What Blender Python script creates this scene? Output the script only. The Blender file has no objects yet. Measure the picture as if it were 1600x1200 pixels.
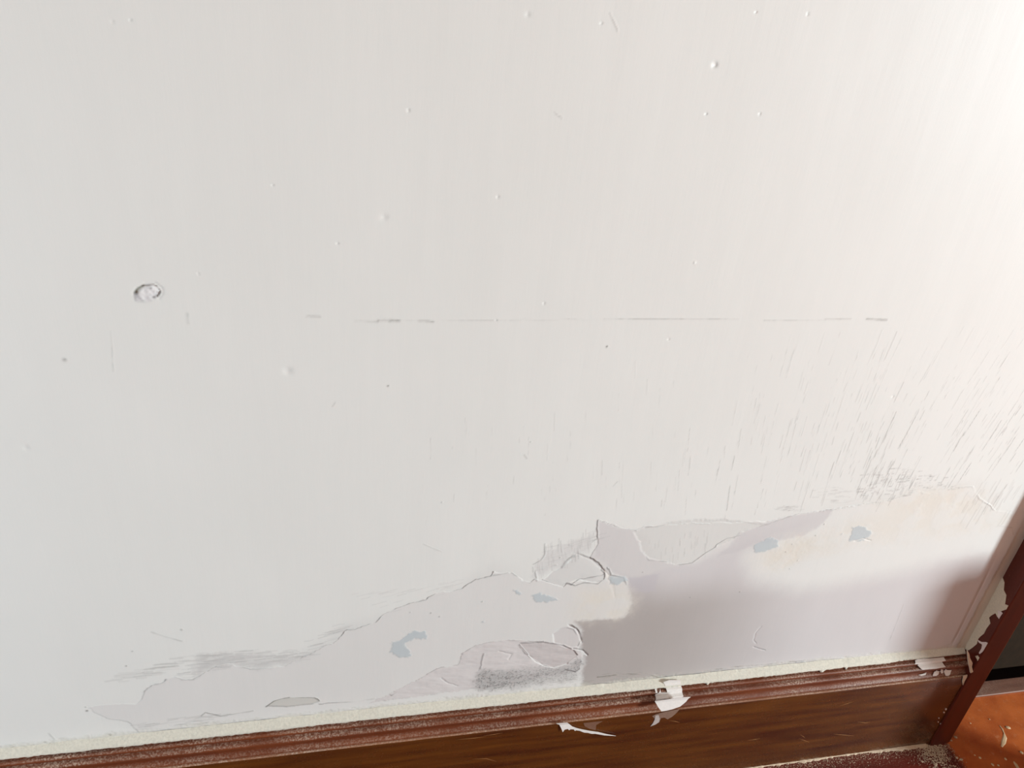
import bpy, bmesh, math, random
import numpy as np
from mathutils import Matrix, Vector

C = bpy.context.scene.collection
random.seed(7)

# ---------------------------------------------------------------- camera
F = 1200.0                                   # focal length in pixels of the 1600 x 1200 frame
def cray(px, py): return np.array([px - 800.0, py - 600.0, F])
_d = cray(576, 2713); _d /= np.linalg.norm(_d)          # straight down
_h = cray(6290, 500); _h -= _d * (_h @ _d); _h /= np.linalg.norm(_h)   # along the wall
_up = -_d
R3 = np.array([_h, np.cross(_up, _h), _up])
CAM = np.array([0.0, -0.6818, 1.10])
def onplane(px, py, axis, val):
    r = R3 @ cray(px, py); s = (val - CAM[axis]) / r[axis]; return CAM + r * s
def W(px, py, y=0.0):                        # point on a plane parallel to the wall
    p = onplane(px, py, 1, y); return (p[0], p[2])
def FL(px, py, z=0.0):
    p = onplane(px, py, 2, z); return (p[0], p[1])

cd = bpy.data.cameras.new('camera'); cam = bpy.data.objects.new('camera', cd); C.objects.link(cam)
cd.sensor_width = 36.0; cd.lens = 27.0; cd.clip_start = 0.02
M = Matrix.Identity(4)
for i in range(3):
    M[i][0] = R3[i, 0]; M[i][1] = -R3[i, 1]; M[i][2] = -R3[i, 2]; M[i][3] = CAM[i]
cam.matrix_world = M
bpy.context.scene.camera = cam

# ---------------------------------------------------------------- light and exposure
sc = bpy.context.scene
sc.view_settings.view_transform = 'Standard'; sc.view_settings.look = 'None'
sc.view_settings.gamma = 1.0; sc.view_settings.use_curve_mapping = False
sc.view_settings.exposure = 0.61
w = bpy.data.worlds.new('world'); sc.world = w; w.use_nodes = True
w.node_tree.nodes['Background'].inputs[0].default_value = (0.80, 0.90, 1.0, 1)
w.node_tree.nodes['Background'].inputs[1].default_value = 0.6

def area(name, loc, target, sx, sy, power, col):
    l = bpy.data.lights.new(name, 'AREA'); l.shape = 'RECTANGLE'; l.size = sx; l.size_y = sy
    l.energy = power; l.color = col
    o = bpy.data.objects.new(name, l); C.objects.link(o); o.location = loc
    o.rotation_euler = (Vector(target) - Vector(loc)).to_track_quat('-Z', 'Y').to_euler()
    return o
area('daylight_window_right', (4.05, -2.20, 1.15), (0.5, 0.0, 0.7), 0.36, 0.55, 144, (0.845, 0.965, 1.02))
area('daylight_window_left', (-1.62, -0.80, 0.72), (-0.45, 0.0, 0.50), 0.6, 0.7, 7.5, (0.76, 0.91, 1.03))

# ---------------------------------------------------------------- helpers
def lin(r, g, b):
    return tuple(((c / 255) / 12.92 if c / 255 <= 0.04045 else ((c / 255 + 0.055) / 1.055) ** 2.4) for c in (r, g, b))

def tag(o, label=None, cat=None, group=None, kind=None):
    for k, v in (('label', label), ('category', cat), ('group', group), ('kind', kind)):
        if v: o[k] = v
    return o

def empty(name, loc):
    o = bpy.data.objects.new(name, None); C.objects.link(o); o.location = loc; o.empty_display_size = 0.02
    return o

def link(name, verts, faces, mat, parent=None, smooth=True, loc=(0, 0, 0)):
    me = bpy.data.meshes.new(name)
    me.from_pydata([tuple(v) for v in verts], [], [tuple(f) for f in faces]); me.update()
    if smooth: me.polygons.foreach_set('use_smooth', [True] * len(me.polygons))
    if mat: me.materials.append(mat)
    o = bpy.data.objects.new(name, me); C.objects.link(o); o.location = loc
    if parent: o.parent = parent
    return o

def box(name, x0, x1, y0, y1, z0, z1, mat, parent=None, bevel=0.0, kind='structure'):
    bm = bmesh.new(); bmesh.ops.create_cube(bm, size=1)
    for v in bm.verts:
        v.co = Vector(((x0 + x1) / 2 + v.co.x * (x1 - x0), (y0 + y1) / 2 + v.co.y * (y1 - y0), (z0 + z1) / 2 + v.co.z * (z1 - z0)))
    if bevel: bmesh.ops.bevel(bm, geom=bm.edges[:], offset=bevel, segments=3, affect='EDGES', profile=0.5)
    me = bpy.data.meshes.new(name); bm.to_mesh(me); bm.free(); me.materials.append(mat)
    o = bpy.data.objects.new(name, me); C.objects.link(o)
    if parent: o.parent = parent
    elif kind: o['kind'] = kind
    return o

class Nodes:
    def __init__(s, name):
        s.m = bpy.data.materials.new(name); s.m.use_nodes = True; s.t = s.m.node_tree
        s.b = s.t.nodes['Principled BSDF']; s.n = s.t.nodes; s.l = s.t.links
    def set(s, **k):
        for a, v in k.items(): s.put(s.b.inputs[a.replace('_', ' ')], v)
        return s
    def put(s, sock, v):
        if isinstance(v, bpy.types.NodeSocket): s.l.new(v, sock)
        else: sock.default_value = v
    def coord(s, scale=(1, 1, 1), rot=(0, 0, 0)):
        t = s.n.new('ShaderNodeTexCoord'); mp = s.n.new('ShaderNodeMapping')
        s.l.new(t.outputs['Object'], mp.inputs[0]); mp.inputs['Scale'].default_value = scale; mp.inputs['Rotation'].default_value = rot
        return mp.outputs[0]
    def noise(s, vec, scale, detail=4, rough=0.55, dist=0.0):
        t = s.n.new('ShaderNodeTexNoise'); s.l.new(vec, t.inputs['Vector'])
        t.inputs['Scale'].default_value = scale; t.inputs['Detail'].default_value = detail
        t.inputs['Roughness'].default_value = rough; t.inputs['Distortion'].default_value = dist
        return t.outputs['Fac']
    def ramp(s, fac, stops):
        t = s.n.new('ShaderNodeValToRGB'); s.l.new(fac, t.inputs[0]); e = t.color_ramp.elements
        while len(e) < len(stops): e.new(0.5)
        for k, (p, c) in enumerate(stops):
            e[k].position = p; e[k].color = (c, c, c, 1) if not hasattr(c, '__len__') else (*c[:3], 1)
        return t.outputs[0]
    def mix(s, fac, a, b, mode='MIX'):
        t = s.n.new('ShaderNodeMix'); t.data_type = 'RGBA'; t.blend_type = mode
        s.put(t.inputs[0], fac)
        for q, v in ((6, a), (7, b)):
            s.put(t.inputs[q], v if isinstance(v, bpy.types.NodeSocket) else (*v[:3], 1))
        return t.outputs[2]
    def math(s, op, a, b=0.0, clamp=False):
        t = s.n.new('ShaderNodeMath'); t.operation = op; t.use_clamp = clamp; s.put(t.inputs[0], a); s.put(t.inputs[1], b); return t.outputs[0]
    def bump(s, h, strength=0.3, dist=0.001, prev=None):
        t = s.n.new('ShaderNodeBump'); t.inputs['Strength'].default_value = strength; t.inputs['Distance'].default_value = dist
        s.l.new(h, t.inputs['Height'])
        if prev: s.l.new(prev, t.inputs['Normal'])
        return t.outputs[0]
    def normal_z(s):
        g = s.n.new('ShaderNodeNewGeometry'); x = s.n.new('ShaderNodeSeparateXYZ'); s.l.new(g.outputs['Normal'], x.inputs[0]); return x.outputs[2]
    def sep(s, which):
        t = s.n.new('ShaderNodeTexCoord'); x = s.n.new('ShaderNodeSeparateXYZ'); s.l.new(t.outputs['Object'], x.inputs[0]); return x.outputs[which]
    def attr(s, name, out='Color'):
        t = s.n.new('ShaderNodeAttribute'); t.attribute_name = name; return t.outputs[out]

# ---------------------------------------------------------------- materials
def make_wall_mat():
    N = Nodes('wall_paint')
    c = N.coord()
    tall = N.coord((1, 1, 0.12))
    roll = N.noise(tall, 55, 5, 0.6); fine = N.noise(c, 900, 3, 0.6); big = N.noise(c, 5, 3)
    col = N.mix(N.ramp(big, [(0.35, 0.0), (0.65, 1.0)]), N.attr('paint'), (1.0, 0.985, 0.965), 'MIX')
    t = N.mix(0.10, N.attr('paint'), col, 'MULTIPLY')
    n = N.bump(roll, 0.25, 0.0009); n = N.bump(fine, 0.10, 0.0003, n)
    rgh = N.attr('rough', 'Fac')
    N.set(Base_Color=t, Normal=n, Roughness=rgh, Specular_IOR_Level=0.35)
    return N.m
WALL = make_wall_mat()

def make_plain(name, col, rough=0.6, bump=0.0, scale=300, var=0.0, spec=0.4):
    N = Nodes(name); c = N.coord(); nz = N.noise(c, scale, 4)
    base = N.mix(N.ramp(nz, [(0.35, 0), (0.65, 1)]), tuple(k * (1 - var) for k in col), tuple(min(1, k * (1 + var)) for k in col))
    N.set(Base_Color=base, Roughness=rough, Specular_IOR_Level=spec)
    if bump: N.set(Normal=N.bump(nz, bump, 0.0008))
    return N.m

def make_wood(name, dark, light, rough=0.28, axis=0, dust=0.0, dustcol=lin(200, 176, 156), edge=0.0, specks=0.0, coat=0.0):
    N = Nodes(name)
    sc_ = [14, 14, 14]; sc_[axis] = 1.2
    c = N.coord(tuple(sc_)); o = N.coord()
    g = N.noise(c, 6, 5, 0.5, 0.0); blot = N.noise(o, 7, 3); scr = N.noise(N.coord((30, 200, 900), (0, 0.15, 0)) , 1.0, 2)
    col = N.mix(N.ramp(g, [(0.3, 0), (0.7, 1)]), dark, light)
    col = N.mix(N.math('MULTIPLY', N.ramp(blot, [(0.4, 0), (0.7, 1)]), 0.35), col, light)
    fine = N.noise(o, 420, 4, 0.7); med = N.noise(o, 38, 4, 0.6)
    rr = N.math('ADD', N.math('MULTIPLY', med, 0.16), rough - 0.06)
    if dust:
        up = N.ramp(N.normal_z(), [(0.22, 0.0), (0.75, 1.0)])
        spk = N.ramp(fine, [(0.46, 0.10), (0.60, 1.0)])
        area_ = N.ramp(N.noise(o, 11, 4, 0.6), [(0.36, 0.12), (0.64, 1.0)])
        f = N.math('MULTIPLY', N.math('MULTIPLY', up, spk), N.math('MULTIPLY', area_, dust), True)
        col = N.mix(f, col, dustcol); rr = N.math('ADD', rr, N.math('MULTIPLY', f, 0.5))
    if specks:
        sp = N.ramp(N.noise(o, 700, 2, 0.5), [(0.70, 0.0), (0.74, specks)])
        col = N.mix(sp, col, dustcol)
    n = N.bump(fine, 0.02, 0.0002)
    N.set(Base_Color=col, Roughness=rr, Normal=n, Specular_IOR_Level=0.5)
    if coat: N.set(Coat_Weight=coat, Coat_Roughness=0.07)
    return N.m
SKIRT = make_wood('varnished_skirting', lin(66, 29, 12), lin(102, 58, 20), 0.24, 0, 0.0, specks=0.12, coat=0.5)  # golden lighter wood tone also paints in the board's reflected sheen
MOULD = make_wood('dusty_moulding', lin(88, 38, 18), lin(124, 64, 34), 0.35, 0, 0.85, coat=0.1)
CASING = make_wood('casing_varnish', lin(76, 22, 14), lin(92, 31, 18), 0.30, 2, 0.0, specks=0.2, coat=0.2)
DOORM = make_plain('door_varnish', lin(38, 28, 16), 0.8, 0.05, 60, 0.15, 0.12)
CAULK = make_plain('cream_filler', lin(216, 211, 196), 0.8, 0.45, 330, 0.07)
FLAKE = make_plain('loose_paint', lin(232, 226, 220), 0.5, 0.15, 300, 0.03)
PLAINW = make_plain('room_paint', lin(166, 148, 132), 0.6, 0.1, 200, 0.01)

def make_floor():
    N = Nodes('floor_varnish')
    c = N.coord((1.2, 12, 12)); o = N.coord()
    g = N.noise(c, 5, 6, 0.6, 0.5); blot = N.noise(o, 16, 4, 0.6); fine = N.noise(o, 520, 4, 0.7)
    red = N.mix(N.ramp(g, [(0.3, 0), (0.7, 1)]), lin(86, 30, 24), lin(108, 42, 32))
    ora = N.mix(N.ramp(blot, [(0.35, 0), (0.65, 1)]), lin(176, 84, 38), lin(210, 112, 54))
    x = N.sep(0)
    wob = N.math('MULTIPLY', N.math('SUBTRACT', N.noise(o, 60, 4), 0.5), 0.02)
    side = N.ramp(N.math('ADD', N.math('MULTIPLY', N.math('SUBTRACT', N.math('ADD', x, wob), 0.988), 90.0), 0.5, True), [(0, 0), (1, 1)])
    col = N.mix(side, red, ora)  # orange side is lighter varnish, brightened further to paint in light there
    y = N.sep(1)
    near = N.ramp(N.math('ADD', N.math('MULTIPLY', y, 22.0), 1.75, True), [(0.0, 0.0), (1.0, 1.0)])
    spk = N.ramp(N.math('ADD', fine, N.math('MULTIPLY', near, 0.13)), [(0.675, 0), (0.71, 0.7)])
    spk = N.math('MULTIPLY', spk, N.math('SUBTRACT', 1.0, N.math('MULTIPLY', side, 0.85)))
    col = N.mix(spk, col, lin(196, 172, 146))
    sm = N.ramp(N.noise(o, 75, 5, 0.65), [(0.58, 0), (0.72, 0.38)])
    col = N.mix(N.math('MULTIPLY', sm, side), col, lin(214, 160, 120))
    N.set(Base_Color=col, Roughness=N.math('ADD', 0.3, N.math('MULTIPLY', spk, 0.4)), Normal=N.bump(g, 0.1, 0.0006), Specular_IOR_Level=0.4)
    return N.m
FLOORM = make_floor()
#--STRUCT--
# ---------------------------------------------------------------- room shell
X0, X1, Y0, H = -1.7, 4.1, -3.2, 2.6
DX = 0.955                                    # where the wall meets the door casing
box('floor', X0, X1, Y0, 0.074, -0.05, 0.0, FLOORM)
box('floor_beyond', X0, X1, 0.074, 1.0, -0.12, -0.06, make_plain('gap_shade_boards', lin(40, 26, 20), 0.7))  # colour kept near black to paint the shade under the door
box('ceiling', X0, X1, Y0, 1.0, H, H + 0.05, PLAINW)
box('wall_front', X0, X1, Y0 - 0.1, Y0, 0, H, PLAINW)
# wall_left and wall_right, each with a real window opening
def wall_with_window(name, x0, x1, wy0, wy1, wz0, wz1, yend):
    bm = bmesh.new()
    for (a, b, c, d) in ((Y0, wy0, 0, H), (wy1, yend, 0, H), (wy0, wy1, 0, wz0), (wy0, wy1, wz1, H)):
        r = bmesh.ops.create_cube(bm, size=1)
        for v in r['verts']:
            v.co = Vector(((x0 + x1) / 2 + v.co.x * (x1 - x0), (a + b) / 2 + v.co.y * (b - a), (c + d) / 2 + v.co.z * (d - c)))
    me = bpy.data.meshes.new(name); bm.to_mesh(me); bm.free(); me.materials.append(PLAINW)
    o = bpy.data.objects.new(name, me); C.objects.link(o); o['kind'] = 'structure'; return o
wall_with_window('wall_right', X1, X1 + 0.1, -2.7, -1.7, 0.65, 1.65, 1.0)
wall_with_window('wall_left', X0 - 0.1, X0, -1.3, -0.4, 0.3, 1.2, 0.0)

# ---------------------------------------------------------------- the damaged wall, a fine relief
def vnoise(X, Z, scale, seed, octaves=3, sx=1.0, sz=1.0):
    rng = np.random.RandomState(seed); out = 0.0; amp = 1.0; tot = 0.0
    for k in range(octaves):
        L = rng.rand(257, 257)
        u = X * scale * sx * 2 ** k + 37.3; v = Z * scale * sz * 2 ** k + 11.7
        iu = np.floor(u).astype(int); iv = np.floor(v).astype(int); fu = u - iu; fv = v - iv
        fu = fu * fu * (3 - 2 * fu); fv = fv * fv * (3 - 2 * fv); iu %= 256; iv %= 256
        a = L[iu, iv] * (1 - fu) + L[iu + 1, iv] * fu; b = L[iu, iv + 1] * (1 - fu) + L[iu + 1, iv + 1] * fu
        out = out + amp * (a * (1 - fv) + b * fv); tot += amp; amp *= 0.5
    return out / tot * 2 - 1

fx0, fx1 = -0.50, 0.953
xs = np.concatenate([[X0, -1.4, -1.1, -0.8, -0.6], np.linspace(fx0, fx1, 1620), [0.958]])
zs = np.concatenate([[0.0, 0.10, 0.165], np.arange(0.18, 0.50, 0.0009), np.arange(0.50, 1.16, 0.0016), [1.25, 1.5, 2.0, H]])
GX, GZ = np.meshgrid(xs, zs)                   # rows = z
Hh = np.zeros_like(GX)                         # relief in metres, + = towards the room
PC = np.ones(GX.shape + (3,)) * np.array(lin(236, 236, 231))
RG = np.full(GX.shape, 0.50)

def window(pts, pad):
    p = np.array(pts); a, b = p[:, 0].min() - pad, p[:, 0].max() + pad; c, d = p[:, 1].min() - pad, p[:, 1].max() + pad
    i0, i1 = np.searchsorted(xs, [a, b]); j0, j1 = np.searchsorted(zs, [c, d])
    return slice(max(0, j0), max(j0 + 1, j1)), slice(max(0, i0), max(i0 + 1, i1))

def seg_dist(x, z, pts, closed):
    d = np.full(x.shape, 9.0); n = len(pts)
    for k in range(n if closed else n - 1):
        ax, az = pts[k]; bx, bz = pts[(k + 1) % n]; vx, vz = bx - ax, bz - az
        t = np.clip(((x - ax) * vx + (z - az) * vz) / (vx * vx + vz * vz + 1e-12), 0, 1)
        d = np.minimum(d, np.hypot(x - ax - t * vx, z - az - t * vz))
    return d

def sdf(x, z, pts):                            # + inside
    d = seg_dist(x, z, pts, True); ins = np.zeros(x.shape, bool); n = len(pts)
    for k in range(n):
        ax, az = pts[k]; bx, bz = pts[(k + 1) % n]
        if az == bz: continue
        c = ((az > z) != (bz > z)) & (x < (bx - ax) * (z - az) / (bz - az) + ax); ins ^= c
    return np.where(ins, d, -d)

def P(*px): return [W(a, b) for a, b in px]
def ss(t, a, b):
    t = np.clip((t - a) / (b - a), 0, 1); return t * t * (3 - 2 * t)

JX = 0.0028 * vnoise(GX, GZ, 60, 1, 3) + 0.0011 * vnoise(GX, GZ, 330, 2, 2)
JZ = 0.0022 * vnoise(GX, GZ, 60, 3, 3) + 0.0011 * vnoise(GX, GZ, 330, 4, 2)

def region(px, soft=0.0008, jag=1.0, pad=0.02):
    pts = P(*px); s = window(pts, pad + soft)
    d = sdf(GX[s] + jag * JX[s], GZ[s] + jag * JZ[s], pts)
    return s, d, ss(d, -soft / 2, soft / 2)
def paint(s, m, col, k=1.0):
    PC[s] += (np.array(lin(*col)) - PC[s]) * (m * k)[..., None]
def raise_(s, m, h): Hh[s] += m * h
def ridge(px, width, height, jag=0.6, col=None, k=0.0, taper=True):
    pts = P(*px); s = window(pts, width * 3)
    d = seg_dist(GX[s] + jag * JX[s], GZ[s] + jag * JZ[s], pts, False)
    m = np.exp(-(d / width) ** 2); Hh[s] += m * height
    if col: paint(s, m, col, k)
def tear(px, width, col, k, jag=0.7, gate=60, seed=5):   # broken dark line where a coat has lifted
    pts = P(*px); s = window(pts, width * 4)
    d = seg_dist(GX[s] + jag * JX[s], GZ[s] + jag * JZ[s], pts, False)
    g = ss(vnoise(GX[s], GZ[s], gate, seed, 2), -0.55, 0.35)
    m = np.exp(-(d / width) ** 2) * g; Hh[s] -= m * 0.0006; paint(s, m, col, k)

# soft unevenness of the trowelled wall
Hh += 0.0009 * vnoise(GX, GZ, 5, 11, 2) + 0.00016 * vnoise(GX, GZ, 26, 12, 2, 1.0, 0.35)
ALL = (slice(None), slice(None))

# --- lower, exposed coat
EDGE = [(140,1106),(150,1103),(175,1101),(213,1100),(222,1092),(228,1080),(238,1072),(256,1067),(262,1061),(275,1058),(285,1062),(300,1062),(310,1058),(322,1051),(335,1043),(348,1038),(357,1037),(367,1041),(378,1042),(392,1046),(420,1044),(445,1043),(455,1036),(468,1030),(472,1026),(490,1020),(500,1014),(507,1009),(520,1006),(530,997),(541,986),(555,983),(573,977),(592,970),(597,962),(608,955),(620,950),(640,943),(665,938),(680,929),(697,925),(722,920),(735,912),(745,906),(768,901),(772,893),(785,897),(800,896),(815,905),(830,911),(838,905),(848,907),(866,914),(880,918),(890,911),(915,908),(935,912),(944,905),(945,893),(935,880),(922,872),(938,850),(934,835),(933,815),(960,822),(990,829),(1010,822),(1050,820),(1100,817),(1150,815),(1200,814),(1250,803),(1300,797),(1330,792),(1360,786),(1385,783),(1420,771),(1435,767),(1450,773),(1470,768),(1495,762),(1520,760),(1530,778),(1545,788),(1556,797)]
LOW = EDGE + [(1600,806),(1720,840),(1720,1000),(1510,1034),(1300,1056),(1000,1088),(700,1122),(400,1155),(240,1165),(200,1128),(170,1125),(148,1114)]
s, dL, m = region(LOW, 0.0012)
LS = s
fade = ss(GX[s], W(140,1106)[0] - 0.01, W(300,1062)[0])
raise_(s, m * (0.35 + 0.65 * fade) * (1 - 0.75 * ss(GX[s], W(1300, 790)[0], W(1480, 780)[0])), -0.0006)
kr = 1 - 0.75 * ss(GX[s], W(1120, 850)[0], W(1300, 800)[0]); paint(s, m * kr, (229, 227, 223), 0.9)
# feathered filler swept around the upper edge
rag = ss(vnoise(GX[s], GZ[s], 9, 21, 3), -0.2, 0.5)
paint(s, np.exp(-(dL / 0.012) ** 2) * rag * (dL < 0), (216, 215, 212), 0.35)

# --- mauve-grey plaster
MAUVE = [(934,816),(960,822),(990,829),(1010,838),(1020,872),(1060,882),(1082,880),(1105,864),(1130,850),(1160,832),(1200,815),(1250,803),(1302,798),(1290,815),(1255,838),(1215,850),(1180,868),(1190,890),(1260,905),(1400,880),(1520,850),(1720,860),(1720,1000),(1510,1034),(1300,1056),(1000,1088),(905,1098),(912,1040),(908,985),(898,970),(925,968),(975,965),(985,945),(978,905),(955,898),(945,880),(925,872),(938,850)]
s, d, m = region(MAUVE, 0.010, 1.5); m = m * ss(d, -0.004, 0.004 + 0.045 * ss(GX[s], W(1040, 900)[0], W(1200, 880)[0]))
paint(s, m, (217, 213, 212), 0.95); RG[s] -= 0.10 * m
dark_grad = ss(GX[s], W(1290, 980)[0], W(1010, 1000)[0]) * ss(GZ[s] + 0.01 * vnoise(GX[s], GZ[s], 14, 25, 2), W(960, 890)[1], W(1000, 960)[1])
paint(s, m * dark_grad, (184, 177, 172), 0.95)  # plaster turns darker towards its lower left
MS, MD = s, d
s, d, m = region([(935,818),(990,829),(1010,838),(1020,872),(1060,884),(1010,900),(985,905),(950,890),(930,872),(940,850)], 0.012, 1.5)
paint(s, m, (222, 219, 216), 0.8)
s, d, m = region([(1160,832),(1200,815),(1250,803),(1302,798),(1290,815),(1255,838),(1215,846),(1180,850),(1150,862),(1120,870)], 0.006, 1.5)
paint(s, m, (211, 207, 207), 0.6)
s, d, m = region([(978,905),(1030,898),(1025,925),(985,925)], 0.006, 1.2); paint(s, m, (203, 198, 202), 0.5)
# warm cream smears
for pts, k in (([(1180,870),(1220,850),(1300,825),(1380,800),(1420,775),(1520,762),(1560,800),(1600,820),(1500,830),(1400,845),(1330,850),(1230,880),(1195,885)], 0.55),
               ([(1215,862),(1240,850),(1265,850),(1250,870),(1225,885),(1205,882)], 0.9),
               ([(905,925),(950,918),(980,925),(988,955),(970,968),(925,972),(900,965)], 0.75),
               ([(1360,790),(1430,770),(1470,770),(1520,764),(1530,785),(1450,795)], 0.6)):
    s, d, m = region(pts, 0.045, 4.0); mt = 0.35 + 0.65 * ss(vnoise(GX[s], GZ[s], 45, 27, 4), -0.35, 0.25); m = m * mt; paint(s, m, (232, 226, 214), k); raise_(s, m, 0.00022)
# bright putty lip right of the folded flap
ridge([(903,864),(922,874),(935,884),(945,893),(951,901)], 0.0014, 0.00035, 0.8, (238, 235, 230), 0.8); ridge([(945,893),(954,912),(962,932)], 0.0022, 0.0002, 1.5, (236, 231, 222), 0.5)
tear([(950,888),(955,900),(974,903),(979,915)], 0.0008, (120, 118, 118), 0.6)

# --- thin coat left between the plaster and the tear
s, d, m = region([(1010,873),(1030,877),(1060,882),(1080,880),(1100,866),(1120,853),(1145,842),(1160,830),(1195,820),(1150,812),(1100,812),(1050,817),(1010,824),(990,832),(1003,856)], 0.004, 1.0)
raise_(s, m, 0.00055); paint(s, m, (224, 223, 218), 0.75)
tear([(1010,871),(1014,877),(1040,878),(1064,883),(1082,880),(1104,864),(1119,855),(1121,850),(1136,841),(1150,838),(1160,836)], 0.0007, (158, 154, 150), 0.75, 0.3)
tear([(1010,824),(1040,820),(1080,818),(1110,818)], 0.0007, (178, 176, 172), 0.5)
tear([(934,814),(950,818),(975,826),(995,829)], 0.0008, (176, 174, 170), 0.6)
tear([(1165,826),(1190,822),(1220,812),(1250,802),(1285,800),(1302,796)], 0.0008, (180, 176, 172), 0.6)
# --- folded flap
s, d, m = region([(848,907),(866,914),(880,918),(888,910),(905,905),(930,912),(944,904),(944,892),(935,880),(920,870),(900,864),(893,875),(880,885),(862,895)], 0.0012, 0.5)
raise_(s, m * (0.4 + 0.6 * ss(-d, -0.012, 0)), 0.0005); paint(s, m, (226, 225, 221), 1.0)
for pts, wd, k in (([(848,906),(862,911),(878,917),(881,911)], 0.0007, 0.75), ([(884,912),(895,915),(906,905),(925,902),(940,900),(945,897)], 0.0007, 0.7),
                   ([(886,911),(900,916),(915,911),(935,914),(944,906),(945,896),(940,890)], 0.0007, 0.75),
                   ([(879,886),(885,878),(893,872),(898,868)], 0.0016, 0.55), ([(834,882),(845,877),(852,868),(851,850)], 0.0010, 0.45),
                   ([(934,815),(934,826),(935,842),(925,850),(908,853),(890,852)], 0.0009, 0.35), ([(815,905),(829,911),(838,905)], 0.0010, 0.5),
                   ([(800,896),(812,903),(830,912)], 0.0007, 0.7), ([(840,908),(838,892),(855,888),(870,883)], 0.0010, 0.35),
                   ([(768,900),(800,895)], 0.0008, 0.35)):
    tear(pts, wd, (136, 132, 130), k, 0.5)
# dark broken outline of the top coat, strongest along the climbing edge
tear([e for e in EDGE if 590 <= e[0] <= 775], 0.0008, (140, 136, 132), 0.75)
tear([e for e in EDGE if 300 <= e[0] <= 600], 0.0007, (150, 148, 144), 0.6)
tear([e for e in EDGE if 220 <= e[0] <= 345], 0.0011, (168, 166, 163), 0.4, 0.9)
tear([e for e in EDGE if 1300 <= e[0] <= 1560], 0.0009, (186, 183, 178), 0.4)

# --- grey scuffs above the edge at left
def scuffs(px, n, dirpx, length, col, k, wd=0.0006, seed=3):
    rng = np.random.RandomState(seed); a = np.array(px, float)
    x0_, x1_, y0_, y1_ = a[:, 0].min(), a[:, 0].max(), a[:, 1].min(), a[:, 1].max(); c = 0
    while c < n:
        x, y = rng.uniform(x0_, x1_), rng.uniform(y0_, y1_)
        if sdf(np.array([x]), np.array([y]), [tuple(q) for q in px])[0] < 0: continue
        L = length * rng.uniform(0.4, 1.3); dx, dy = dirpx
        pts = P((x, y), (x + dx * L * 0.5, y + dy * L * 0.5 + rng.uniform(-1, 1)), (x + dx * L, y + dy * L + rng.uniform(-1, 1)))
        s = window(pts, wd * 3); d = seg_dist(GX[s] + 0.25 * JX[s], GZ[s] + 0.25 * JZ[s], pts, False)
        m = np.exp(-(d / wd) ** 2) * rng.uniform(0.3, 1.0); paint(s, m, col, k); Hh[s] -= m * 0.0001; c += 1
scuffs([(305,1022),(360,1018),(470,1014),(480,1026),(440,1040),(360,1040),(300,1058),(262,1062)], 90, (1.0, -0.10), 26, (160, 159, 156), 0.38)
s, d, m = region([(310,1024),(380,1020),(470,1022),(480,1020),(468,1030),(445,1042),(400,1045),(360,1036),(335,1042),(300,1060)], 0.016, 3.5); mt = ss(vnoise(GX[s], GZ[s], 40, 28, 4, 0.35, 2.0), -0.4, 0.4); paint(s, m * mt, (205, 203, 200), 0.65)
scuffs([(470,1005),(500,990),(525,975),(530,990),(500,1012),(468,1024)], 22, (1.0, -0.22), 24, (176, 175, 172), 0.4)
scuffs([(150,1075),(230,1060),(300,1030),(360,1018),(250,1030),(160,1060)], 36, (1.0, -0.08), 34, (190, 189, 184), 0.35, 0.0012)
scuffs([(180,1132),(260,1125),(350,1115),(300,1135),(200,1142)], 26, (1.0, -0.12), 26, (176, 175, 170), 0.4, 0.0009)
scuffs([(540,925),(640,922),(720,905),(740,905),(700,925),(600,960)], 26, (1.0, -0.25), 22, (196, 194, 190), 0.35)
# woven scuffing round the flap
scuffs([(825,900),(850,850),(925,822),(934,850),(900,865),(870,888)], 70, (0.05, 1.0), 12, (166, 163, 160), 0.36)
scuffs([(835,890),(850,855),(930,830),(934,852),(880,880)], 30, (1.0, -0.25), 22, (166, 163, 160), 0.30)
scuffs([(1010,845),(1110,825),(1120,850),(1080,870),(1030,870)], 30, (-0.05, 1.0), 12, (186, 184, 180), 0.35)
s, d, m = region([(836,900),(846,868),(880,850),(930,838),(925,862),(895,866),(878,886)], 0.01, 2); paint(s, m, (220, 218, 215), 0.6)

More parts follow.
